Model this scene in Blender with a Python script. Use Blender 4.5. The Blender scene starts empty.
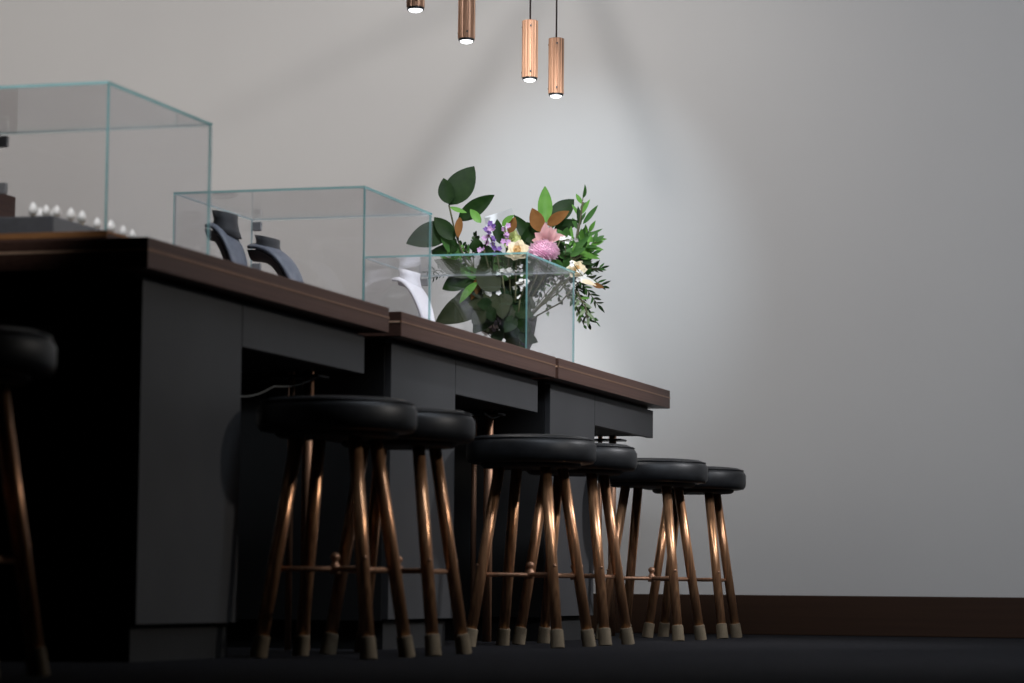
import bpy, bmesh, math, random
from mathutils import Vector, Matrix
R = random.Random(7)
SC = bpy.context.scene
COL = SC.collection

# ------------------------------------------------------------------ camera
CF, CYAW, CPIT, CROLL, CH = 2859.4, .2937, .0873, .0092, .166
def ray(u, v):
    a = u - 512; b = v - 341.5; r = CROLL
    x = a*math.cos(r) + b*math.sin(r); y = -a*math.sin(r) + b*math.cos(r)
    X = x/CF; U = -y/CF; t = CPIT
    Y = math.cos(t) - U*math.sin(t); Z = math.sin(t) + U*math.cos(t)
    a = CYAW
    return Vector((X*math.cos(a) - Y*math.sin(a), X*math.sin(a) + Y*math.cos(a), Z))
def at(u, v, Y):
    d = ray(u, v); k = Y/d.y
    return Vector((d.x*k, Y, CH + d.z*k))
cd = bpy.data.cameras.new('camera'); cam = bpy.data.objects.new('camera', cd); COL.objects.link(cam)
cd.sensor_width = 36; cd.lens = CF/1024*36; cd.clip_start = .05; cd.clip_end = 60
fw = Vector((-math.sin(CYAW)*math.cos(CPIT), math.cos(CYAW)*math.cos(CPIT), math.sin(CPIT)))
rt0 = Vector((math.cos(CYAW), math.sin(CYAW), 0)); up0 = rt0.cross(fw)
# image roll: the picture is turned clockwise by CROLL
rt = rt0*math.cos(CROLL) + up0*math.sin(CROLL)
up = up0*math.cos(CROLL) - rt0*math.sin(CROLL)
M = Matrix((rt, up, -fw)).transposed().to_4x4(); M.translation = Vector((0, 0, CH))
cam.matrix_world = M
SC.camera = cam
cd.dof.use_dof = True; cd.dof.focus_distance = 10.4; cd.dof.aperture_fstop = 4.0; cd.dof.aperture_blades = 8
VIEW = -fw

# ------------------------------------------------------------------ materials
def mat(name, col, rough=.5, metal=0., noise=None, bump=None, spec=.5, coat=0., trans=None, sheen=0.):
    """noise=(scale xyz, colour2, detail, contrast lo, hi)"""
    m = bpy.data.materials.new(name); m.use_nodes = True
    nt = m.node_tree; b = nt.nodes['Principled BSDF']
    b.inputs['Base Color'].default_value = (*col, 1); b.inputs['Roughness'].default_value = rough
    b.inputs['Metallic'].default_value = metal; b.inputs['Specular IOR Level'].default_value = spec
    b.inputs['Coat Weight'].default_value = coat; b.inputs['Sheen Weight'].default_value = sheen
    tc = nt.nodes.new('ShaderNodeTexCoord')
    def nz(sc, det=4):
        mp = nt.nodes.new('ShaderNodeMapping'); mp.inputs['Scale'].default_value = sc
        n = nt.nodes.new('ShaderNodeTexNoise'); n.inputs['Scale'].default_value = 1; n.inputs['Detail'].default_value = det
        nt.links.new(tc.outputs['Object'], mp.inputs['Vector']); nt.links.new(mp.outputs[0], n.inputs['Vector'])
        return n.outputs['Fac']
    if noise:
        sc, c2, det, lo, hi = noise
        r = nt.nodes.new('ShaderNodeValToRGB')
        r.color_ramp.elements[0].position = lo; r.color_ramp.elements[0].color = (*col, 1)
        r.color_ramp.elements[1].position = hi; r.color_ramp.elements[1].color = (*c2, 1)
        nt.links.new(nz(sc, det), r.inputs['Fac']); nt.links.new(r.outputs[0], b.inputs['Base Color'])
    if bump:
        sc, st, dist = bump
        bp = nt.nodes.new('ShaderNodeBump'); bp.inputs['Strength'].default_value = st; bp.inputs['Distance'].default_value = dist
        nt.links.new(nz(sc, 3), bp.inputs['Height']); nt.links.new(bp.outputs[0], b.inputs['Normal'])
    if trans:
        tr = nt.nodes.new('ShaderNodeBsdfTranslucent'); tr.inputs[0].default_value = (*trans, 1)
        mx = nt.nodes.new('ShaderNodeMixShader'); mx.inputs[0].default_value = .3
        out = nt.nodes['Material Output']
        nt.links.new(b.outputs[0], mx.inputs[1]); nt.links.new(tr.outputs[0], mx.inputs[2]); nt.links.new(mx.outputs[0], out.inputs[0])
    return m

M_wall = mat('wall_paint', (.60, .585, .565), .85, noise=((.7, .7, .7), (.565, .55, .535), 5, .35, .65), bump=((60, 60, 60), .05, .002), spec=.2)
M_dark_wall = mat('dark_wall_paint', (.05, .05, .052), .9, noise=((2, 2, 2), (.04, .04, .042), 3, .3, .7))
M_ceil = mat('ceiling_paint', (.20, .20, .20), .9, noise=((2, 2, 2), (.18, .18, .18), 3, .3, .7))
M_carpet = mat('carpet', (.010, .010, .012), .97, noise=((45, 45, 45), (.022, .022, .026), 6, .4, .7), bump=((260, 260, 260), .8, .006), spec=.1)
M_base = mat('baseboard_wood', (.040, .017, .007), .5, noise=((1.5, 30, 60), (.030, .012, .005), 5, .3, .7), spec=.3)
M_top = mat('counter_veneer', (.115, .058, .042), .5, noise=((60, 1.2, 160), (.070, .034, .025), 5, .35, .7), spec=.35)
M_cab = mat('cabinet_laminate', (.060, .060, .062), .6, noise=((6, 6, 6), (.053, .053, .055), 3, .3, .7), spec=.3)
M_cabin_shade = mat('cabinet_inside_shade', (.012, .012, .012), .8, noise=((6, 6, 6), (.009, .009, .009), 3, .3, .7))  # cabinet insides, and pedestal carcasses with their shade put into the colour
M_copper = mat('copper', (.56, .31, .19), .45, .5, noise=((90, 90, 4), (.36, .19, .11), 4, .35, .7))
M_copper_leg = mat('copper_leg', (.80, .43, .22), .30, .72, noise=((120, 120, 6), (.44, .21, .11), 4, .35, .65))
M_inlay = mat('copper_inlay', (.30, .16, .09), .4, .5, noise=((10, 10, 10), (.24, .125, .07), 3, .3, .7))
M_inlay2 = mat('copper_inlay_glow', (1., .66, .45), .5, .2, noise=((10, 10, 10), (.9, .58, .4), 3, .3, .7))  # same inlay on the slab ends, its glow put into the colour
M_cap = mat('rubber_cap', (.21, .165, .11), .8, noise=((40, 40, 40), (.155, .12, .078), 3, .3, .7), spec=.2)
M_leather = mat('black_leather', (.009, .0093, .0102), .45, noise=((30, 30, 30), (.016, .017, .019), 3, .3, .7), bump=((220, 220, 220), .12, .001), spec=.38)
M_seam = mat('leather_piping', (.018, .018, .02), .45, noise=((60, 60, 60), (.012, .012, .013), 3, .3, .7))
M_black = mat('black_metal', (.012, .012, .013), .4, .3, noise=((20, 20, 20), (.016, .016, .017), 3, .3, .7))
M_plate = mat('seat_board', (.01, .01, .01), .7, noise=((20, 20, 20), (.013, .012, .012), 3, .3, .7))
M_cable = mat('grey_cable', (.20, .205, .205), .5, noise=((50, 50, 50), (.15, .155, .155), 3, .3, .7))
M_velvet = mat('black_display_cloth', (.02, .021, .024), .75, noise=((40, 40, 40), (.03, .031, .035), 3, .3, .7), sheen=.3)
M_slate = mat('slate_blue_leather', (.13, .145, .18), .45, noise=((50, 50, 50), (.17, .185, .22), 3, .3, .7))
M_white = mat('white_leather', (.80, .80, .84), .5, noise=((30, 30, 30), (.74, .74, .79), 3, .3, .7))
M_pearl = mat('pearl', (.88, .87, .84), .2, noise=((60, 60, 60), (.8, .78, .74), 3, .3, .7), coat=.5, trans=(1, .98, .95))
M_gold = mat('gold', (.85, .62, .25), .25, 1., noise=((60, 60, 60), (.7, .5, .2), 3, .3, .7))
M_steel = mat('brushed_steel', (.42, .42, .43), .5, .3, noise=((60, 60, 60), (.36, .36, .37), 3, .3, .7), trans=(.5, .5, .5))
M_cord = mat('cord', (.05, .035, .03), .7, noise=((60, 60, 60), (.035, .025, .02), 3, .3, .7))
M_vase = mat('black_vase', (.008, .009, .011), .5, noise=((20, 20, 20), (.02, .021, .025), 3, .3, .7))
def leafm(n, c, c2, t=None, ro=.38): return mat(n, c, ro, noise=((35, 35, 35), c2, 4, .3, .7), trans=t or tuple(min(1, k*1.5) for k in c), spec=.14)
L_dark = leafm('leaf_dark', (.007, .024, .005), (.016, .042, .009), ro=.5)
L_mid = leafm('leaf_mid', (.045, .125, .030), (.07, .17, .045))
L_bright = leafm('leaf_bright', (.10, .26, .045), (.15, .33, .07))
L_pale = leafm('leaf_pale', (.22, .31, .17), (.34, .42, .27))
L_brown = leafm('leaf_brown', (.17, .075, .022), (.24, .11, .035), ro=.7)
L_olive = leafm('leaf_olive', (.022, .032, .013), (.035, .045, .02), ro=.5)
L_grey = leafm('leaf_grey', (.20, .20, .25), (.28, .28, .33))
P_pink = leafm('petal_pink', (.80, .50, .64), (.88, .64, .74), ro=.7)
P_rose = leafm('petal_cream', (.90, .84, .66), (.85, .72, .48), ro=.6)
P_peach = leafm('petal_peach', (.84, .62, .38), (.74, .48, .24), ro=.6)
P_lime = leafm('petal_lime', (.62, .68, .34), (.75, .78, .48), ro=.6)
P_blush = leafm('petal_blush', (.55, .30, .31), (.68, .42, .42), ro=.6)
P_purple = leafm('petal_purple', (.16, .09, .33), (.26, .15, .42), ro=.6)
P_lilac = leafm('petal_lilac', (.50, .28, .55), (.66, .45, .68), ro=.6)
P_white = leafm('petal_white', (.85, .86, .86), (.75, .77, .74), ro=.6)
M_stem = mat('stem', (.05, .045, .02), .7, noise=((60, 60, 60), (.07, .08, .03), 3, .3, .7))
M_card = mat('card_paper', (.78, .82, .86), .7, noise=((8, 8, 8), (.74, .78, .82), 3, .3, .7))

def glass_mats():
    m = bpy.data.materials.new('clear_glass'); m.use_nodes = True; nt = m.node_tree; nt.nodes.clear()
    o = nt.nodes.new('ShaderNodeOutputMaterial'); t = nt.nodes.new('ShaderNodeBsdfTransparent'); t.inputs[0].default_value = (.985, .983, .986, 1)
    g = nt.nodes.new('ShaderNodeBsdfGlossy'); g.inputs['Roughness'].default_value = .015; g.inputs[0].default_value = (.95, .97, 1, 1)
    geo = nt.nodes.new('ShaderNodeNewGeometry')
    def mth(op, a, b=None):
        n = nt.nodes.new('ShaderNodeMath'); n.operation = op
        for i, k in enumerate((a, b)):
            if k is None: continue
            if isinstance(k, (int, float)): n.inputs[i].default_value = k
            else: nt.links.new(k, n.inputs[i])
        return n
    dp = nt.nodes.new('ShaderNodeVectorMath'); dp.operation = 'DOT_PRODUCT'
    nt.links.new(geo.outputs['Normal'], dp.inputs[0]); nt.links.new(geo.outputs['Incoming'], dp.inputs[1])
    ab = mth('ABSOLUTE', dp.outputs['Value']); om = mth('SUBTRACT', 1.0, ab.outputs[0]); pw = mth('POWER', om.outputs[0], 5.0)
    f = mth('MULTIPLY_ADD', pw.outputs[0], .42); f.inputs[2].default_value = .035
    mx = nt.nodes.new('ShaderNodeMixShader')
    nt.links.new(f.outputs[0], mx.inputs[0]); nt.links.new(t.outputs[0], mx.inputs[1]); nt.links.new(g.outputs[0], mx.inputs[2]); nt.links.new(mx.outputs[0], o.inputs[0])
    e = bpy.data.materials.new('glass_edge'); e.use_nodes = True; nt = e.node_tree; nt.nodes.clear()
    o = nt.nodes.new('ShaderNodeOutputMaterial'); d = nt.nodes.new('ShaderNodeBsdfPrincipled')
    d.inputs['Base Color'].default_value = (.20, .46, .47, 1); d.inputs['Roughness'].default_value = .15
    n = nt.nodes.new('ShaderNodeTexNoise'); n.inputs['Scale'].default_value = 14
    r = nt.nodes.new('ShaderNodeValToRGB'); r.color_ramp.elements[0].color = (.16, .42, .46, 1); r.color_ramp.elements[1].color = (.38, .72, .74, 1)
    tc = nt.nodes.new('ShaderNodeTexCoord'); nt.links.new(tc.outputs['Object'], n.inputs['Vector']); nt.links.new(n.outputs['Fac'], r.inputs['Fac']); nt.links.new(r.outputs[0], d.inputs['Base Color'])
    tl = nt.nodes.new('ShaderNodeBsdfTranslucent'); tl.inputs[0].default_value = (.35, .75, .75, 1)
    tp = nt.nodes.new('ShaderNodeBsdfTransparent'); tp.inputs[0].default_value = (.7, .9, .9, 1)
    m1 = nt.nodes.new('ShaderNodeMixShader'); m1.inputs[0].default_value = .4; m2 = nt.nodes.new('ShaderNodeMixShader'); m2.inputs[0].default_value = .38
    nt.links.new(d.outputs[0], m1.inputs[1]); nt.links.new(tl.outputs[0], m1.inputs[2]); nt.links.new(m1.outputs[0], m2.inputs[1]); nt.links.new(tp.outputs[0], m2.inputs[2]); nt.links.new(m2.outputs[0], o.inputs[0])
    return m, e
M_glass, M_edge = glass_mats()
M_edge2 = M_edge.copy(); M_edge2.name = 'pale_glass_edge'
for _n in M_edge2.node_tree.nodes:
    if _n.type == 'VALTORGB': _n.color_ramp.elements[0].color = (.55, .58, .68, 1); _n.color_ramp.elements[1].color = (.75, .80, .86, 1)
    if _n.type == 'BSDF_TRANSLUCENT': _n.inputs[0].default_value = (.75, .80, .88, 1)
M_edge2.node_tree.nodes[-1].inputs[0].default_value = .62

# ------------------------------------------------------------------ helpers
def obj(name, bm, m, parent=None, smooth=False, bevel=0, kind=None):
    me = bpy.data.meshes.new(name)
    if smooth:
        for f in bm.faces: f.smooth = True
    bm.normal_update(); bm.to_mesh(me); bm.free()
    for k in (m if isinstance(m, (list, tuple)) else [m]): me.materials.append(k)
    o = bpy.data.objects.new(name, me); COL.objects.link(o)
    if parent: o.parent = parent
    if bevel:
        b = o.modifiers.new('bevel', 'BEVEL'); b.width = bevel; b.segments = 2; b.limit_method = 'ANGLE'
    if kind: o['kind'] = kind
    return o
def tag(o, label, cat, group=None):
    o['label'] = label; o['category'] = cat
    if group: o['group'] = group
    return o
def thing(name, label, cat, loc=(0, 0, 0), rz=0, group=None):
    o = bpy.data.objects.new(name, None); o.empty_display_size = .05; COL.objects.link(o)
    o.location = loc; o.rotation_euler = (0, 0, rz)
    return tag(o, label, cat, group)
def box(bm, x0, x1, y0, y1, z0, z1):
    vs = [bm.verts.new((x, y, z)) for x in (x0, x1) for y in (y0, y1) for z in (z0, z1)]
    for q in ((0, 1, 3, 2), (4, 6, 7, 5), (0, 4, 5, 1), (2, 3, 7, 6), (0, 2, 6, 4), (1, 5, 7, 3)):
        bm.faces.new([vs[i] for i in q])
    return bm
def B(*a): return box(bmesh.new(), *a)
def tube(bm, pts, rad, seg=12, cap=True):
    pts = [Vector(p) for p in pts]; n = len(pts)
    rads = rad if isinstance(rad, (list, tuple)) else [rad]*n
    rings = []; prev = None
    for i, p in enumerate(pts):
        t = (pts[min(i+1, n-1)] - pts[max(i-1, 0)]).normalized()
        if prev is None:
            a = t.orthogonal().normalized()
        else:
            a = (prev - t*prev.dot(t)).normalized()
        prev = a; b = t.cross(a)
        rings.append([bm.verts.new(p + (a*math.cos(k*2*math.pi/seg) + b*math.sin(k*2*math.pi/seg))*rads[i]) for k in range(seg)])
    for r0, r1 in zip(rings, rings[1:]):
        for k in range(seg): bm.faces.new((r0[k], r0[(k+1) % seg], r1[(k+1) % seg], r1[k]))
    if cap:
        bm.faces.new(rings[0][::-1]); bm.faces.new(rings[-1])
    return bm
def T(pts, rad, seg=12): return tube(bmesh.new(), pts, rad, seg)
def lathe(bm, prof, seg=48, wob=None, cx=0, cy=0):
    rings = []
    for r, z in prof:
        if r < 1e-6: rings.append([bm.verts.new((cx, cy, z))])
        else: rings.append([bm.verts.new((cx + r*math.cos(k*2*math.pi/seg)*(wob(k, seg, r) if wob else 1), cy + r*math.sin(k*2*math.pi/seg)*(wob(k, seg, r) if wob else 1), z)) for k in range(seg)])
    for a, b in zip(rings, rings[1:]):
        for k in range(seg):
            k2 = (k+1) % seg
            if len(a) == 1 and len(b) == 1: continue
            if len(a) == 1: bm.faces.new((a[0], b[k], b[k2]))
            elif len(b) == 1: bm.faces.new((a[k], b[0], a[k2])) if False else bm.faces.new((a[k], a[k2], b[0]))
            else: bm.faces.new((a[k], a[k2], b[k2], b[k]))
    bmesh.ops.recalc_face_normals(bm, faces=bm.faces)
    return bm
def Lt(prof, seg=48, wob=None): return lathe(bmesh.new(), prof, seg, wob)
def kids(o): return [c for c in bpy.data.objects if c.parent == o]
def dup(root, loc, rz=0, label=None, group=None):
    r = root.copy(); COL.objects.link(r); r.location = loc; r.rotation_euler = (0, 0, rz)
    if label: r['label'] = label
    if group: r['group'] = group
    for ch in kids(root):
        c = ch.copy(); COL.objects.link(c); c.parent = r
        for g in kids(ch):
            d = g.copy(); COL.objects.link(d); d.parent = c
    return r

# ------------------------------------------------------------------ the setting
YW = 11.6; XL, XR, YF, ZC = -8.5, 3.2, -2.5, 3.35
obj('floor', B(XL-.1, XR+.1, YF-.1, YW+.1, -.1, 0), M_carpet, kind='structure')
obj('ceiling', B(XL-.1, XR+.1, YF-.1, YW+.1, ZC, ZC+.1), M_ceil, kind='structure')
obj('wall_back', B(XL-.1, XR+.1, YW, YW+.1, 0, ZC), M_wall, kind='structure')
obj('wall_left', B(XL-.1, XL, YF-.1, YW, 0, ZC), M_dark_wall, kind='structure')
obj('wall_right', B(XR, XR+.1, YF-.1, YW, 0, ZC), M_dark_wall, kind='structure')
obj('wall_front', B(XL-.1, XR+.1, YF-.1, YF, 0, ZC), M_dark_wall, kind='structure')
obj('baseboard_back', B(XL, XR, YW-.018, YW, 0, .162), M_base, bevel=.003, kind='structure')

# ------------------------------------------------------------------ counters
XE = -2.62; XF = -2.67; XB = -3.66
def counter(y0, y1, p0, p1, d1, label, back):
    t = thing('counter_unit', label, 'counter', (XE, y0, 0), group='counter units in a row')
    def W(x): return x - XE
    def V(y): return y - y0
    s = obj('countertop', B(W(XB), W(XE), 0, V(y1), .88, .95), M_top, t, bevel=.002)
    z = .9215
    bm = bmesh.new()
    box(bm, W(XE)-.004, W(XE)+.0012, -.0012, V(y1)+.0012, z-.0028, z+.0028)
    box(bm, W(XB), W(XE)-.004, -.0012, .004, z-.0028, z+.0028)
    box(bm, W(XB), W(XE)-.004, V(y1)-.004, V(y1)+.0012, z-.0028, z+.0028)
    for f in bm.faces:
        if f.calc_center_median().x < W(XE)-.05: f.material_index = 1
    obj('copper_inlay', bm, [M_inlay, M_inlay2], s)
    # pedestal cabinet; near-end shade is put into the carcass colour
    p = obj('pedestal', B(W(XB)+.06, W(XF)-.02, V(p0), V(p1), .08, .88), M_cabin_shade, t, bevel=.001)
    obj('cabinet_door', B(W(XF)-.0195, W(XF), V(p0)+.002, V(p1)-.002, .085, .868), M_cab, p, bevel=.001)
    obj('plinth', B(W(XB)+.1, W(XF)-.02, V(p0)+.015, V(p1)-.015, 0, .08), M_cabin_shade, p)
    # drawer box over the knee space
    d = obj('drawer_box', B(W(XB)+.06, W(XF)-.022, V(p1)+.001, V(d1), .77, .88), M_cabin_shade, t)
    obj('drawer_front', B(W(XF)-.0215, W(XF), V(p1)+.002, V(d1), .762, .868), M_cab, t, bevel=.001)
    if back:
        obj('modesty_panel', B(W(XB)+.06, W(XB)+.09, V(p1)+.001, V(d1), .10, .77), M_cabin_shade, t)
    # copper pipe legs at the far end
    for k, (x, r) in enumerate(((-2.835, .015), (-2.885, .009))):
        bm = T([(W(x), V(y1)-.055, .0), (W(x), V(y1)-.055, .88)], r, 16)
        obj('leg', bm, M_copper, t, smooth=True)
    obj('mounting_plate', B(W(-2.93), W(-2.79), V(y1)-.10, V(y1)-.01, .752, .760), M_black, t, bevel=.002)
    return t
counter(5.845, 7.48, 5.93, 6.53, 7.42, 'dark wood topped counter unit nearest the camera, under the tallest looking glass case', True)
counter(7.585, 9.17, 7.645, 8.24, 9.13, 'middle dark wood topped counter unit between its two neighbours', True)
counter(9.205, 10.79, 9.28, 9.86, 10.72, 'dark wood topped counter unit at the far end by the wall', False)

def cable(pts, r, label, m=M_cable):
    o = obj('cable', T(pts, r, 8), m, smooth=True); return tag(o, label, 'cable')
def bez(a, b, c, n=14): return [Vector(a)*(1-t)**2 + Vector(b)*2*t*(1-t) + Vector(c)*t*t for t in [i/n for i in range(n+1)]]
cable(bez((-2.80, 6.55, .758), (-2.80, 6.72, .60), (-2.80, 7.06, .70)) + bez((-2.80, 7.08, .705), (-2.80, 7.25, .71), (-2.80, 7.40, .755), 8), .0025,
      'thin grey cable sagging in the knee space under the nearest counter')
cable(bez((-2.80, 8.95, .752), (-2.80, 9.03, .728), (-2.80, 9.12, .752)), .003, 'short silver cable under the drawer of the middle counter')

# ------------------------------------------------------------------ stools
def make_stool():
    t = thing('bar_stool', '', 'stool')
    S = .955; r = .208*S
    def zf(z): return .166 + (z-.166)*S
    prof = [(0, .574), (r-.022, .574), (r-.008, .577), (r-.001, .586), (r+.001, .600), (r+.001, .632), (r-.005, .642), (r-.014, .653), (r-.030, .660), (r*.6, .664), (0, .665)]
    s = obj('seat', Lt([(a, zf(b)) for a, b in prof], 64), M_leather, t, smooth=True)
    bm = bmesh.new()
    for z, rr in ((.650, r-.009),):
        pts = [(rr*math.cos(a), rr*math.sin(a), zf(z)) for a in [k*2*math.pi/48 for k in range(49)]]
        tube(bm, pts, .0028, 6, cap=False)
    obj('piping', bm, M_seam, s, smooth=True)
    obj('seat_base', Lt([(0, zf(.560)), (r-.055, zf(.560)), (r-.045, zf(.566)), (r-.045, zf(.576)), (0, zf(.576))], 48), M_plate, t, smooth=False)
    zb = zf(.220)
    for sx in (-1, 1):
        for sy in (-1, 1):
            a = Vector((sx*.078*S, sy*.078*S, zf(.566))); b = Vector((sx*.1495*S, sy*.1495*S, .0))
            d = (a-b).normalized()
            l = obj('leg', T([b + d*.012, a], .0168, 20), M_copper_leg, t, smooth=True)
            # cap lathe along the leg
            obj('foot_cap', T([Vector((b.x, b.y, 0.0)) , b + d*.052, b + d*.055], [.0215, .0200, .0185], 20), M_cap, l, smooth=False)
            q = b + d*((zb+.028)/d.z)
            n = Vector((sx, sy, 0)).normalized()
            obj('screw', T([q + n*.012, q + n*.019], .0045, 10), M_copper, l, smooth=True)
    k = S*(.078 + (.1495-.078)*(1-zb/zf(.566)))
    obj('stretcher', T([(-k, -k, zb), (k, k, zb)], .0065, 14), M_copper, t, smooth=True)
    obj('stretcher', T([(-k, k, zb+.001), (k, -k, zb+.001)], .0065, 14), M_copper, t, smooth=True)
    obj('cross_fitting', Lt([(0, zb-.012), (.012, zb-.012), (.014, zb), (.012, zb+.012), (.008, zb+.014), (.008, zb+.022), (.012, zb+.026), (.012, zb+.034), (.006, zb+.040), (0, zb+.041)], 20), M_copper, t, smooth=True)
    return t
XS = -2.588*.955
spots = [(XS-.055, 4.746, .14, 'black round stool with copper legs, cropped by the left edge of the photo'),
         (XS, 6.675, .0, 'black leather stool with copper legs in front of the nearest counter, nearer of its pair'),
         (XS+.008, 7.129, .03, 'black stool with copper legs at the nearest counter, farther of its pair'),
         (XS, 8.385, -.07, 'black leather stool with copper legs at the middle counter, nearer of its pair'),
         (XS+.008, 8.858, .0, 'black leather stool with copper legs at the middle counter, farther of its pair'),
         (XS, 9.913, -.05, 'black leather stool with copper legs at the far counter, second from the wall'),
         (XS, 10.553, .03, 'black leather stool with copper legs standing closest to the wall')]
st = make_stool()
for i, (x, y, a, lb) in enumerate(spots):
    if i == 0:
        st.location = (x, y, 0); st.rotation_euler = (0, 0, a); st['label'] = lb; st['group'] = 'bar stools along the counter'
    else: dup(st, (x, y, 0), a, lb, 'bar stools along the counter')

# ------------------------------------------------------------------ glass cases
def pane(name, dims, thin, parent, pale=lambda n: False):
    bm = B(*dims)
    for f in bm.faces:
        n = f.normal if f.normal.length else Vector((0, 0, 1))
        f.normal_update(); n = f.normal
        f.material_index = 0 if abs(n[thin]) > .5 else (2 if pale(n) else 1)
    return obj(name, bm, [M_glass, M_edge, M_edge2], parent)
def case(y0, zb, w, d, zt, label):
    t = thing('glass_display_case', label, 'display case', (-2.76, y0, zb), group='glass display cases on the counters')
    h = zt - zb; g = .0065
    pane('front_pane', (-w, 0, 0, g, 0, h-g), 1, t)
    bk = pane('door_pane', (-w, 0, d-g, d, .002, h-g-.003), 1, t, lambda n: True)
    pane('side_pane', (-g, 0, g+.0005, d-g-.002, 0, h-g), 0, t)
    pane('side_pane', (-w, -w+g, g+.0005, d-g-.002, 0, h-g), 0, t, lambda n: True)
    pane('top_pane', (-w, 0, 0, d, h-g, h), 2, t, lambda n: n.y > .5 or n.x < -.5)
    for zz in (h-.026, h*.58):
        obj('hinge', B(-w+.006, -w+.034, d-g-.004, d+.002, zz-.014, zz+.014), M_steel, bk, bevel=.002)
    return t
pl = obj('display_plinth', B(-3.40, -2.745, 5.895, 6.55, .9505, .974), M_top, bevel=.002)
tag(pl, 'thin dark wooden board under the nearest glass case', 'board')
bm = bmesh.new(); box(bm, -3.40, -2.7440, 5.8935, 5.896, .960, .9735); box(bm, -2.7462, -2.7438, 5.896, 6.55, .968, .9735)
obj('copper_edge', bm, mat('warm_copper_edge', (.42, .20, .08), .5, .5, noise=((8, 40, 40), (.25, .11, .04), 4, .3, .7)), pl)
case(5.92, .9745, .594, .612, 1.322, 'clear glass case on the nearest counter, holding a black tray of white jewellery')
case(7.655, .9505, .594, .612, 1.322, 'clear glass case holding two dark necklace busts')
case(9.295, .9505, .594, .612, 1.322, 'clear glass case holding one white necklace bust, in front of the flowers')

# black riser with earrings
c = at(56, 216, 6.0)
tr = obj('display_tray', B(c.x-.27, c.x, 5.985, 6.50, .9755, c.z), M_velvet, bevel=.004)
tag(tr, 'black cloth covered riser inside the nearest glass case', 'tray')
def make_pearl():
    t = thing('pearl_earring', '', 'earring')
    obj('post', T([(0, 0, 0), (0, 0, .007)], .0035, 10), M_gold, t, smooth=True)
    obj('pearl', Lt([(0, .005), (.006, .006), (.0095, .011), (.010, .016), (.0075, .023), (.004, .029), (0, .032)], 18), M_pearl, t, smooth=True)
    return t
pe = make_pearl(); first = True
def pearl(loc, lb, rz=0, sc=1.):
    global first
    if first:
        first = False; o = pe; pe.location = loc; pe.rotation_euler = (0, 0, rz); pe['label'] = lb; pe['group'] = 'white earrings in the glass cases'
    else: o = dup(pe, loc, rz, lb, 'white earrings in the glass cases')
    o.scale = (sc,)*3
zt = c.z + .0
LB = 'small white pearl earring on the black riser in the nearest glass case'
for u, yy, s in ((33, 6.02, 1.2), (40, 6.10, 1.15), (46, 6.03, 1.0), (54, 6.08, 1.0)):
    q = at(u, 212, yy); pearl((q.x, yy, zt), LB, sc=s)
for k, (dy, s) in enumerate(((.06, 1.), (.135, 1.15), (.195, 1.2), (.28, 1.), (.36, 1.15), (.43, 1.0), (.485, .9))):
    pearl((c.x-.02, 5.985+dy, zt), LB, sc=s)
pearl((-2.80, 7.72+.38, .9505), 'small white pearl at the right side of the case with dark busts', sc=1.4)
pearl((-2.83, 9.42, .9505), 'small white pearl nearest the front corner of the case with the white bust', sc=1.5)
pearl((-2.83, 9.50, .9505), 'small white pearl behind another one in the case with the white bust', sc=1.3)

# brown wooden box behind
q = at(16, 197, 7.05)
wb = obj('wooden_box', B(q.x-.24, q.x, 6.62, 7.05, .9505, q.z), M_top, bevel=.003)
tag(wb, 'dark brown wooden box on the counter at the left edge of the photo', 'box')

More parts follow.
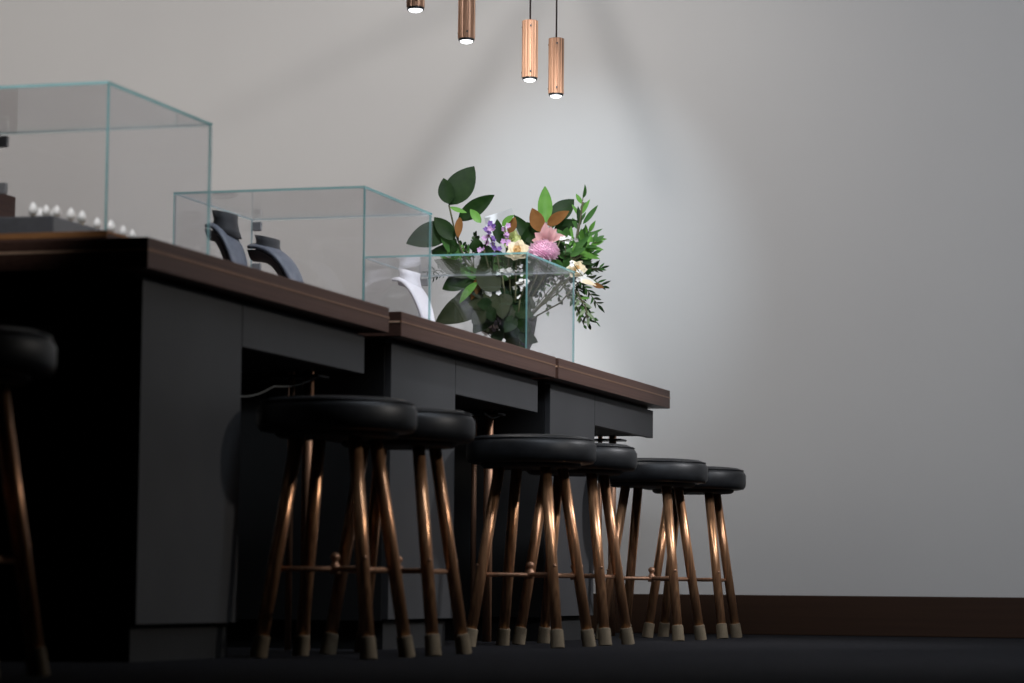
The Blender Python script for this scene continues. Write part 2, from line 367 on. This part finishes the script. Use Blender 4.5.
# necklace busts (facing +X)
def bust(loc, h, wy, m_face, m_back, m_collar, label, rz=0., lean=0., reach=.12, colh=.05, th=.05):
    t = thing('necklace_bust', label, 'jewellery bust', loc, rz, 'necklace busts in the glass cases')
    # side profile of the bib: (x, z) from the shoulder edge to the foot
    n = 14
    def prof(s):
        a = s*math.pi/2*.98
        return Vector((-.035 + reach*math.sin(a)**.9 if s > 0 else -.035, 0, h*(math.cos(a))**.75 if s < 1 else 0)), s
    pts = []
    for i in range(n+1):
        s = i/n; p, _ = prof(s); p.z = max(p.z, 0); pts.append(p)
    m = 12
    for which, mt, nm in ((0, m_face, 'bib'), (1, m_back, 'bib_back')):
        bm = bmesh.new(); grid = []
        for i, p in enumerate(pts):
            s = i/n
            tg = (pts[min(i+1, n)] - pts[max(i-1, 0)]).normalized(); nr = Vector((tg.z, 0, -tg.x)); nr = -nr if nr.x < 0 and nr.z < 0 else nr
            if nr.x < 0: nr = -nr
            wd = wy*(.62 + .38*math.sin(math.pi*min(1, s*1.15)))*(1 - .25*max(0, s-.7)/.3)
            row = []
            for j in range(m+1):
                v = j/m*2-1
                pp = p + nr*(.0 if which == 0 else -th*(1-abs(v)**3*.85)) - nr*(v*v*.012) + Vector((-.008*v*v, 0, .0))
                row.append(bm.verts.new((pp.x, v*wd/2, max(pp.z, 0))))
            grid.append(row)
        for a, b in zip(grid, grid[1:]):
            for j in range(m): bm.faces.new((a[j], a[j+1], b[j+1], b[j]))
        o = obj(nm, bm, mt, t, smooth=True)
        if which == 0:
            so = o.modifiers.new('solid', 'SOLIDIFY'); so.thickness = .010; so.offset = 0
    # collar: slightly flaring elliptical neck, leaning back
    bm = bmesh.new(); seg = 28; rings = []
    for k, (f, zz) in enumerate(((1.05, -.022), (.92, .0), (.85, colh*.5), (.92, colh), (.86, colh), (.80, colh*.5), (.84, 0))):
        ring = []
        for q_ in range(seg):
            a = q_*2*math.pi/seg
            x = .040*f*math.cos(a); y = wy*.36*f*math.sin(a)
            p = Vector((x, y, zz + x*(-.30)))
            p = Matrix.Rotation(lean, 3, 'Y') @ p
            ring.append(bm.verts.new((p.x + .008, p.y, p.z + h*.985 - .010)))
        rings.append(ring)
    for a, b in zip(rings, rings[1:]):
        for q_ in range(seg): bm.faces.new((a[q_], a[(q_+1) % seg], b[(q_+1) % seg], b[q_]))
    bm.faces.new(rings[0]) ; bm.faces.new(rings[-1][::-1])
    bmesh.ops.recalc_face_normals(bm, faces=bm.faces)
    obj('collar', bm, m_collar, t, smooth=True)
    return t
def busta(u, v, y, *a, **k):   # u,v = where the shoulder edge shows; the bust stands on the counter below it
    q = at(u, v, y)
    return bust((q.x, y, .9505), q.z-.9505, *a, **k)
busta(224, 224, 7.90, .16, M_slate, M_velvet, M_velvet, 'taller dark necklace bust with a high black collar, left of the pair', rz=.08, lean=-.12, reach=.115, colh=.048)
busta(266, 245, 8.08, .16, M_slate, M_velvet, M_velvet, 'lower dark necklace bust with curved slate blue bib, right of the pair', rz=.08, lean=-.10, reach=.165, colh=.036)
busta(408, 278, 9.62, .17, M_white, M_white, M_white, 'white necklace bust with a round open collar', rz=.02, lean=-.05, reach=.14, colh=.040, th=.005)

# ------------------------------------------------------------------ pendants
M_led = bpy.data.materials.new('led'); M_led.use_nodes = True
_b = M_led.node_tree.nodes['Principled BSDF']; _b.inputs['Emission Color'].default_value = (.93, .97, 1, 1); _b.inputs['Emission Strength'].default_value = 6
def make_pendant():
    t = thing('pendant_lamp', '', 'lamp')
    def wob(k, seg, r): return 1 + (.035 if (k % 6) in (0, 1, 2, 3) else -.06) if r > .01 else 1
    L = .212
    obj('lamp_body', Lt([(0, L), (.024, L), (.0275, L-.002), (.0275, .008), (.0225, .008), (.0225, .02), (0, .02)], 72, wob), M_copper, t, smooth=False)
    obj('lamp_ring', Lt([(.0205, .009), (.0262, .009), (.0262, .001), (.0215, .000), (.0205, .009)], 40), M_black, t, smooth=False)
    obj('diffuser', Lt([(0, .004), (.0210, .003), (.0205, .000), (.017, -.004), (.010, -.0065), (0, -.0072)], 32), M_led, t)
    for z in (.028, L-.022):
        for a in (-1.2, .9, 3.0):
            n = Vector((math.cos(a), math.sin(a), 0))
            obj('screw', T([n*.026 + Vector((0, 0, z)), n*.0315 + Vector((0, 0, z))], .0032, 10), M_black, t)
    return t
XP = -2.83; ZP = 1.9626
def cord(x, y, par):
    return
pys = [8.29, 8.81, 9.543, 9.88]
lbs = ['copper pendant lamp cropped by the top of the photo, only its lit bottom showing, leftmost',
       'second copper pendant lamp from the left, its top cut off by the photo',
       'fully visible fluted copper pendant lamp, left and higher of the two',
       'fluted copper pendant lamp hanging lowest in the photo, above the flowers']
pd = make_pendant()
cz = ZC - ZP
obj('cord', T([(0, 0, .211), (0, 0, cz-.02)], .0032, 8), M_cord, pd, smooth=True)
obj('ceiling_rose', Lt([(0, cz-.03), (.03, cz-.03), (.045, cz-.01), (.045, cz), (0, cz)], 32), M_black, pd)
for i, y in enumerate(pys):
    if i == 0: pd.location = (XP, y, ZP); pd['label'] = lbs[0]; pd['group'] = 'copper pendant lamps over the counters'
    else: dup(pd, (XP, y, ZP), 0, lbs[i], 'copper pendant lamps over the counters')

# ------------------------------------------------------------------ flowers
rt_v = rt0; CAMP = Vector((0, 0, CH))
def leaf_bm(bm, base, tip, w, nrm, fold=.25, curl=.12, n=8, mi=0, shape=1.):
    base = Vector(base); tip = Vector(tip); ax = tip - base; L = ax.length; ax.normalize()
    nrm = (nrm - ax*nrm.dot(ax)).normalized(); sd = ax.cross(nrm)
    rows = []
    for i in range(n+1):
        s = i/n
        ww = w/2*(math.sin(math.pi*s**(.85*shape)))**.8 if 0 < s < 1 else w*.012
        c = base + ax*L*s + nrm*(curl*L*math.sin(math.pi*s)*.5 - curl*L*s*s*.3)
        row = []
        for v in (-1, -.5, 0, .5, 1):
            row.append(bm.verts.new(c + sd*ww*v + nrm*abs(v)*ww*fold))
        rows.append(row)
    for a, b in zip(rows, rows[1:]):
        for j in range(4):
            f = bm.faces.new((a[j], a[j+1], b[j+1], b[j])); f.material_index = mi; f.smooth = True
    return bm
PXM = 2859.4/10.7   # pixels per metre near the flowers
def vn(tilt=.5):
    return (VIEW + Vector((R.uniform(-tilt, tilt), R.uniform(-tilt, tilt), R.uniform(-tilt, tilt)+.25))).normalized()
VASE = Vector((-3.085, 10.3, 1.20))
def branch(name, label, cat, stems, leaves, group='stems in the black vase', srad=.0035):
    """stems: polylines of (u,v,Y); leaves: (bu,bv,bY, tu,tv,tY, width px, material[, tilt])"""
    o0 = at(*stems[0][-1])
    t = thing(name, label, cat, VASE, group=group)
    bm = bmesh.new()
    for s in stems:
        pts = [at(*p) - VASE for p in s]
        fine = []
        for a, b in zip(pts, pts[1:]):
            for k in range(4): fine.append(a.lerp(b, k/4))
        fine.append(pts[-1])
        tube(bm, fine, srad, 8)
    obj('stem', bm, M_stem, t, smooth=True)
    for l in leaves:
        bu, bv, bY, tu, tv, tY, w, m = l[:8]; tilt = l[8] if len(l) > 8 else .45
        bm = leaf_bm(bmesh.new(), at(bu, bv, bY)-VASE, at(tu, tv, tY)-VASE, w/PXM*1.08, vn(tilt), fold=R.uniform(.1, .3), curl=R.uniform(-.1, .2), n=10)
        obj('leaf', bm, m, t)
    return t
v0 = (513, 335, 10.3)
va = obj('vase', Lt([(0, 0), (.05, 0), (.055, .01), (.034, .03), (.022, .06), (.026, .10), (.048, .15), (.058, .20), (.066, .25), (.060, .25), (.052, .20), (.03, .15), (0, .12)], 40), M_vase, smooth=True)
va.location = (VASE.x, VASE.y, .9505); tag(va, 'black footed vase holding the flower arrangement on the far counter', 'vase')
D, Md, Br, Bn, Ol, Gy, Pl = L_dark, L_mid, L_bright, L_brown, L_olive, L_grey, L_pale
branch('magnolia_branch', 'tall dark green leafy branch rising highest at the left of the arrangement', 'branch',
  [[v0, (492, 300, 10.3), (466, 262, 10.28), (455, 232, 10.27), (449, 205, 10.26)], [(458, 240, 10.27), (459, 219, 10.25)]],
  [(449, 205, 10.26, 474, 166, 10.30, 27, D, .2), (449, 204, 10.24, 443.5, 178, 10.24, 16, D, .2), (458, 220, 10.25, 495, 195, 10.22, 17, D, .2),
   (460, 217, 10.2, 458, 238, 10.2, 8, Bn), (450, 207, 10.2, 467, 213, 10.2, 5, Br), (481, 223, 10.2, 470, 209, 10.2, 8, Br),
   (452, 226, 10.3, 406, 244, 10.2, 25, D, .2), (455, 240, 10.25, 434, 217, 10.25, 15, D, .2), (458, 250, 10.25, 430, 252, 10.3, 14, D), (462, 258, 10.3, 440, 236, 10.25, 14, Md)])
branch('magnolia_branch', 'drooping dark leafy branch low at the left, behind the glass', 'branch',
  [[v0, (498, 300, 10.28), (484, 290, 10.26), (470, 282, 10.25)]],
  [(471, 276, 10.25, 434, 260, 10.2, 16, Ol, .2), (476, 274, 10.25, 442, 289, 10.25, 20, D, .3), (490, 296, 10.28, 435, 323, 10.2, 27, Ol, .15), (489, 290, 10.3, 452, 300, 10.3, 18, D, .3),
   (478, 282, 10.2, 459, 303, 10.2, 8, Br, .3), (482, 275, 10.2, 471, 300, 10.22, 9, Bn, .3), (496, 305, 10.25, 473, 334, 10.2, 18, D, .3),
   (500, 290, 10.2, 476, 270, 10.2, 22, Ol, .3)])
branch('magnolia_branch', 'upright branch with bright green and brown backed leaves above the pink flowers', 'branch',
  [[v0, (530, 290, 10.32), (542, 250, 10.33), (546, 222, 10.33)]],
  [(545, 224, 10.33, 545, 186, 10.33, 14, Br, .15), (541, 232, 10.28, 532, 208, 10.26, 14, Bn, .2), (547, 225, 10.28, 569, 211, 10.26, 11, Bn, .2), (551, 222, 10.38, 574, 199, 10.42, 19, D, .3),
   (554, 230, 10.36, 579, 221, 10.36, 12, D, .3), (549, 231, 10.3, 568, 212, 10.34, 8, Md), (556, 236, 10.34, 576, 243, 10.3, 13, Md), (535, 245, 10.3, 514, 215, 10.3, 13, D, .2), (540, 240, 10.35, 527, 222, 10.36, 10, D)])
branch('magnolia_branch', 'short leafy branch with a brown leaf beside the white card', 'branch',
  [[v0, (512, 290, 10.3), (506, 255, 10.3), (508, 232, 10.3)]],
  [(509, 233, 10.25, 515, 217, 10.25, 9, Bn, .2), (502, 226, 10.24, 514, 215, 10.22, 7, Br), (500, 244, 10.24, 497, 219, 10.24, 10, D), (506, 244, 10.26, 492, 228, 10.26, 9, Md), (478, 252, 10.25, 476, 238, 10.24, 14, D),
   (524, 250, 10.3, 530, 226, 10.3, 12, D)])
# willow like sprays on the right
def spray(label, root, tips, nleaf, m, ll, lw, group='stems in the black vase', name='foliage_spray', spread=.9, per=9, dY=0.):
    stems = []; leaves = []
    for (tu, tv) in tips:
        y1 = 10.3 + dY + R.uniform(-.06, .1)
        stems.append([(root[0], root[1], 10.3), ((root[0]+tu)/2+R.uniform(-3, 3), (root[1]+tv)/2-3, 10.3), (tu, tv, y1)])
        for k in range(per):
            f = .25 + .75*k/(per-1) if per > 1 else 1
            bu = root[0] + (tu-root[0])*f; bv = root[1] + (tv-root[1])*f - 3*math.sin(math.pi*f)
            ang = math.atan2(tv-root[1], tu-root[0]) + (spread*(1 if k % 2 else -1)*R.uniform(.5, 1) if k < per-1 else 0)
            l = ll*R.uniform(.7, 1.1)
            yy = 10.3 + dY*.6 + (y1-10.3-dY*.6)*f
            leaves.append((bu, bv, yy, bu+l*math.cos(ang), bv+l*math.sin(ang), yy+R.uniform(-.05, .05), lw*R.uniform(.8, 1.2), m if not isinstance(m, list) else R.choice(m)))
    return branch(name, label, 'foliage', [[v0, (root[0], root[1], 10.3)]] + stems, leaves, srad=.0018)
spray('bright green willow like spray fanning out at the upper right', (572, 262), [(583, 198), (589, 232), (596, 242), (592, 254), (584, 240)], 0, [L_bright, L_mid, L_mid], 13, 4, per=8, spread=.75)
spray('fine dark ferny spray drooping at the right of the glass case', (572, 275), [(601, 268), (603, 286), (598, 305), (588, 322)], 0, [L_dark, L_olive, L_mid], 10, 2.5, per=14)
branch('willow_branch', 'long narrow green leaves reaching out at the far right of the arrangement', 'branch', [[v0, (562, 280, 10.3), (576, 245, 10.3), (580, 222, 10.3), (583, 202, 10.3)]],
  [(583, 224, 10.3, 598, 205, 10.3, 5, Md), (582, 214, 10.3, 590, 199, 10.3, 4, Br), (580, 226, 10.3, 578, 206, 10.3, 5, D), (585, 240, 10.28, 607, 239, 10.3, 5, Br), (586, 236, 10.3, 603, 229, 10.3, 4.5, Md),
   (582, 246, 10.28, 604, 250, 10.26, 5, Br), (578, 252, 10.26, 600, 259, 10.24, 5, Br), (574, 250, 10.26, 590, 236, 10.24, 6, Md), (570, 256, 10.24, 586, 248, 10.22, 7, Md), (570, 246, 10.3, 571, 226, 10.3, 6, Br), (576, 262, 10.25, 596, 265, 10.25, 4, D)])
spray('pale grey green sprig hanging lowest at the right', (562, 285), [(596, 322), (584, 325), (578, 310)], 0, [L_pale, L_mid], 6, 3, per=12)
spray('pale sprigs hanging behind the right pane of the glass case', (545, 270), [(560, 300), (548, 312), (537, 305), (570, 290)], 0, [L_pale, L_olive, L_mid], 6, 3, per=11)
spray('light green ferny sprig between the tall branch and the purple flowers', (474, 268), [(450, 240), (462, 245), (446, 258), (476, 236)], 0, [L_mid, L_bright, L_dark], 7, 3.2, per=12)
spray('thin dark fern tip poking out left of the arrangement behind the glass', (470, 272), [(426, 272), (432, 278)], 0, [L_dark], 6, 1.6, per=16, spread=1.3)
spray('silvery dried sprig standing in front of the vase', (492, 338), [(482, 312), (490, 306), (500, 322), (479, 330), (497, 314)], 0, [L_grey, P_white, L_pale], 6, 4, per=12)
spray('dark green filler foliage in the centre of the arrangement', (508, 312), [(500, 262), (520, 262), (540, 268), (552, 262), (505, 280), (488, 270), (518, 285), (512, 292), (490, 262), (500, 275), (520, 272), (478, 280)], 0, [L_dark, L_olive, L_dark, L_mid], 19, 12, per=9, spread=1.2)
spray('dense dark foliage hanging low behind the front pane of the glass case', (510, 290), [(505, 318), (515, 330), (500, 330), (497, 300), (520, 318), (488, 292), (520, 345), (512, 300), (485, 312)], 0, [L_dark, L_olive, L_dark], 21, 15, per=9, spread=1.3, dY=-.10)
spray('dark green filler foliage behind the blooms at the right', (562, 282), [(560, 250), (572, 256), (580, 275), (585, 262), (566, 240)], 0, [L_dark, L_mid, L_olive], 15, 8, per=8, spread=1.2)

def bloom(name, label, cat, u, v, Y, stem_to=v0):
    t = thing(name, label, cat, at(u, v, Y), group='blooms in the black vase')
    o = at(u, v, Y); a = at(*stem_to) - o
    pts = [Vector((0, 0, 0))*1, a*.25 + Vector((0, 0, -.02)), a*.6, a]
    obj('stem', T(pts, .003, 8), M_stem, t, smooth=True)
    return t
def rose(label, u, v, Y, r, m, name='rose'):
    t = bloom(name, label, 'flower', u, v, Y)
    bm = bmesh.new(); ax = (VIEW*.85 + Vector((R.uniform(-.2, .2), 0, .5))).normalized()
    rot = Vector((0, 0, 1)).rotation_difference(ax).to_matrix()
    for ring, (n, an, ln, pw) in enumerate(((3, 8, .62, .55), (4, 24, .72, .70), (5, 42, .84, .85), (6, 62, .98, .95), (6, 84, 1.05, 1.0))):
        for k in range(n):
            a0 = k*2*math.pi/n + ring*.9 + R.uniform(-.15, .15); th = math.radians(an + R.uniform(-6, 6))
            out = Vector((math.cos(a0), math.sin(a0), 0))
            d = out*math.sin(th) + Vector((0, 0, 1))*math.cos(th)
            nr = -out*math.cos(th) + Vector((0, 0, 1))*math.sin(th)
            st_ = Vector((0, 0, -.45*r)) + out*r*.06*ring
            leaf_bm(bm, rot @ st_, rot @ (st_ + d*r*ln*1.12), r*pw*1.35, rot @ nr, .38, -.28, 7, mi=1 if ring < 2 else 0, shape=.62)
    obj('petals', bm, [m, P_peach if m == P_rose else m], t)
    return t
rose('open cream rose just above the top edge of the glass case', 517, 249, 10.18, .036, P_rose)
rose('lime tinted rose behind the cream rose', 512, 238, 10.30, .034, P_lime)
rose('cream rose at the right near the drooping ferns', 577, 268, 10.22, .030, P_rose)
# pompom
t = bloom('pompom_flower', 'round pink pompom flower at the top corner of the glass case', 'flower', 544, 251, 10.18)
bm = bmesh.new(); n = 420; rr = .050
for i in range(n):
    z = 1 - 2*(i+.5)/n; a = i*2.39996
    d = Vector((math.sqrt(1-z*z)*math.cos(a)*1.12, math.sqrt(1-z*z)*math.sin(a)*1.12, z*.85))
    if z < -.75: continue
    p = d*rr*.72; q = d*rr*R.uniform(.90, 1.16)
    s = d.orthogonal().normalized()
    leaf_bm(bm, p, q, .0085, s, .3, .1, 3)
bmesh.ops.create_icosphere(bm, subdivisions=2, radius=rr*.8, matrix=Matrix.Diagonal((1.12, 1.12, .85, 1)))
obj('petals', bm, P_pink, t)
# blush flower behind
t = bloom('blush_flower', 'dusty pink pointed bloom just above the pompom flower', 'flower', 548, 237, 10.26)
bm = bmesh.new(); o = at(548, 241, 10.26)
for (u, v, w) in ((545, 223, 12), (556, 229, 12), (565, 236, 11), (535, 233, 12), (532, 240, 10), (551, 227, 14)):
    leaf_bm(bm, at(548, 243, 10.26)-at(548, 237, 10.26), at(u, v, 10.22)-at(548, 237, 10.26), w/PXM, vn(.3), .35, .2, 8)
obj('petals', bm, P_blush, t)
# purple stock spikes
def spike(label, pts, m, n, s):
    u, v, Y = pts[0]
    t = bloom('stock_flower', label, 'flower', u, v, Y)
    o = at(u, v, Y); bm = bmesh.new()
    P = [at(*p)-o for p in pts]
    obj('spike_stem', T(P, .0022, 8), M_stem, t, smooth=True)
    for k in range(n):
        f = k/(n-1)*(len(P)-1); i = min(int(f), len(P)-2); c = P[i].lerp(P[i+1], f-i) + Vector((R.uniform(-1, 1), R.uniform(-1, 1), R.uniform(-.6, .6)))*.016
        ax = vn(.7)
        a = ax.orthogonal().normalized(); b = ax.cross(a)
        for j in range(5):
            an = j*1.2566 + k
            dr = a*math.cos(an) + b*math.sin(an)
            leaf_bm(bm, c, c + dr*s + ax*s*.35, s*.9, ax, .2, .1, 4)
    obj('petals', bm, m, t)
spike('deep purple flower spike left of the cream rose', [(497, 254, 10.2), (492, 242, 10.2), (487, 230, 10.2), (490, 224, 10.2)], P_purple, 13, .012)
spike('lilac flower spike left of the cream rose', [(484, 250, 10.25), (488, 238, 10.22), (489, 228, 10.18)], P_lilac, 7, .012)
spike('lilac flower spike in front of the white card', [(508, 248, 10.2), (505, 238, 10.2), (505, 226, 10.2)], P_lilac, 8, .012)
branch('pale_sprig', 'pale leaves hanging at the lower right tip of the arrangement', 'foliage', [[(575, 290, 10.25), (585, 305, 10.2), (588, 318, 10.18)]],
  [(580, 300, 10.2, 574, 308, 10.2, 3, Pl), (583, 303, 10.2, 592, 308, 10.2, 3, Pl), (586, 309, 10.2, 579, 316, 10.18, 3, Pl), (587, 313, 10.18, 595, 320, 10.18, 3, Pl), (588, 317, 10.18, 588, 327, 10.18, 3, Pl), (584, 306, 10.2, 577, 322, 10.2, 3, Br), (581, 298, 10.2, 590, 298, 10.2, 3, Br)])
spike('tiny pale blooms behind the front pane of the glass case', [(520, 300, 10.2), (525, 285, 10.2), (519, 270, 10.2), (528, 264, 10.2)], P_white, 12, .007)
spike('small white blooms low at the right of the arrangement', [(576, 285, 10.2), (584, 278, 10.2), (572, 262, 10.2)], P_white, 9, .010)
spike('small white bloom low behind the front pane', [(484, 293, 10.2), (496, 291, 10.2)], P_white, 7, .012)
spike('small white bloom behind the corner of the glass case', [(502, 273, 10.2), (514, 271, 10.2)], P_white, 7, .012)
spike('small white bloom right of the pink pompom flower', [(560, 241, 10.2), (572, 239, 10.2)], P_white, 7, .012)
spike('small white bloom hanging near the vertical glass corner', [(516, 285, 10.2), (528, 283, 10.2)], P_white, 7, .012)
# lily bud with yellow tip
branch('lily_stem', 'white lily bud with a yellow tip pointing right', 'flower', [[v0, (560, 285, 10.25), (580, 278, 10.2)]],
       [(578, 277, 10.2, 600, 287, 10.18, 7, P_white, .2), (580, 281, 10.2, 596, 285, 10.16, 5, P_rose, .2), (592, 284, 10.17, 604, 288, 10.17, 5, L_brown, .2)], srad=.0022)
# white card
bm = bmesh.new()
vs = [at(484.5, 217, 10.36), at(512.5, 208, 10.33), at(516, 232, 10.33), at(488, 242, 10.36)]
cc = sum(vs, Vector())/4
f = bm.faces.new([bm.verts.new(v - cc) for v in vs]); r_ = bmesh.ops.extrude_face_region(bm, geom=[f])
for g in r_['geom']:
    if isinstance(g, bmesh.types.BMVert): g.co += Vector((0, .0015, 0))
bmesh.ops.recalc_face_normals(bm, faces=bm.faces)
cdo = obj('gift_card', bm, M_card); cdo.location = cc
tag(cdo, 'blank white card tucked upright among the flowers', 'card')

# ------------------------------------------------------------------ lamps and light
def spot(name, loc, target, power, ang, blend, col, rad=.03, parent=None):
    l = bpy.data.lights.new(name, 'SPOT'); l.energy = power; l.spot_size = ang; l.spot_blend = blend; l.color = col; l.shadow_soft_size = rad
    o = bpy.data.objects.new(name, l); COL.objects.link(o); o.location = loc
    o.rotation_euler = (Vector(target)-Vector(loc)).to_track_quat('-Z', 'Y').to_euler()
    return o
def area(name, loc, target, power, sx, sy, col):
    l = bpy.data.lights.new(name, 'AREA'); l.energy = power; l.shape = 'RECTANGLE'; l.size = sx; l.size_y = sy; l.color = col
    o = bpy.data.objects.new(name, l); COL.objects.link(o); o.location = loc
    o.rotation_euler = (Vector(target)-Vector(loc)).to_track_quat('-Z', 'Y').to_euler()
    return o
for y in pys:
    spot('pendant_light', (XP, y, ZP-.012), (XP, y, 0), 9, 1.2, .7, (1, .98, .95), .018)
# wall spot above the flowers, out of view; three rods added to cast streaks on the wall
LX, LZ, LY = -3.239, 2.921, 10.1
spot('wall_spot_light', (LX, LY, LZ), (-3.3, YW, 1.8), 19, 2.6, .9, (1, .97, .95), .005)
spot('flower_spot_light', (-3.65, 8.9, ZC-.1), (-3.22, YW, 1.62), 190, .52, 1., (.72, .87, 1), .03)
spot('case_fill_light', (-2.3, 4.2, ZC-.1), (-3.0, 6.2, 1.12), 420, .30, .8, (.97, .98, 1), .03)  # added spots out of view, brightening the pearls and busts in the cases
spot('case_fill_light', (-1.5, 6.9, ZC-.1), (-3.05, 8.0, 1.1), 130, .5, .8, (.88, .94, 1), .04)
spot('case_fill_light', (-1.5, 8.0, ZC-.1), (-3.1, 9.65, 1.1), 320, .26, .8, (.92, .95, 1), .04)
spot('flower_fill_light', (-1.75, 6.9, ZC-.1), (-3.08, 10.3, 1.50), 620, .24, .9, (.95, .97, 1), .04)  # added from the front to brighten the blooms, no fitting here
fx = thing('ceiling_spotlight', 'unseen black ceiling spotlight with three added shadow rods close to the back wall', 'spotlight', (LX, LY, LZ))
obj('lamp_body', Lt([(.05, .03), (.06, .03), (.06, .16), (.0, .16), (.0, .155), (.05, .155), (.05, .03)], 32), M_black, fx)
obj('stem', T([(0, 0, .16), (0, 0, ZC-LZ)], .01, 12), M_black, fx)
dy = .085; mag = (YW-LY)/dy
def rodto(u, v, w):
    q = at(u, v, YW); return Vector(((q.x-LX)/mag, dy, (q.z-LZ)/mag)), w
for (u, v, w) in ((385, 215, .0036), (668, 190, .0042), (215, 120, .0030)):  # unseen rods, added only for their shadow streaks
    e, w = rodto(u, v, w)
    s = e*.12; s.y = dy
    obj('shadow_rod', T([s, e], [w*.45, w], 8), M_black, fx)
obj('shadow_rod_arm', T([(0, .055, .04), (0, dy, .0)], .0025, 8), M_black, fx)
# soft wash on the back wall
area('ceiling_wash', (-5.3, 8.6, ZC-.05), (-5.3, 11.6, 1.5), 124, 5.5, .4, (1, .96, .93))
area('ceiling_wash_right', (-.4, 7.0, ZC-.05), (-.8, 11.6, .6), 122, 3.0, .5, (.80, .88, 1))
spot('side_fill_light', (.2, 9.9, 2.6), (-2.6, 9.4, .55), 300, 1.0, 1., (.96, .96, 1), .12)  # added unseen pair of spots brightening the cabinets and stool legs
spot('side_fill_light', (.9, 7.5, 2.2), (-2.5, 6.8, .45), 105, 1.25, 1., (1, .94, .88), .08)
w = bpy.data.worlds.new('world'); SC.world = w; w.use_nodes = True
w.node_tree.nodes['Background'].inputs[0].default_value = (.5, .55, .62, 1); w.node_tree.nodes['Background'].inputs[1].default_value = .07
SC.view_settings.view_transform = 'Standard'; SC.view_settings.look = 'None'
SC.cycles.use_denoising = True; SC.cycles.transparent_max_bounces = 40; SC.cycles.max_bounces = 8
SC.cycles.sample_clamp_indirect = 4
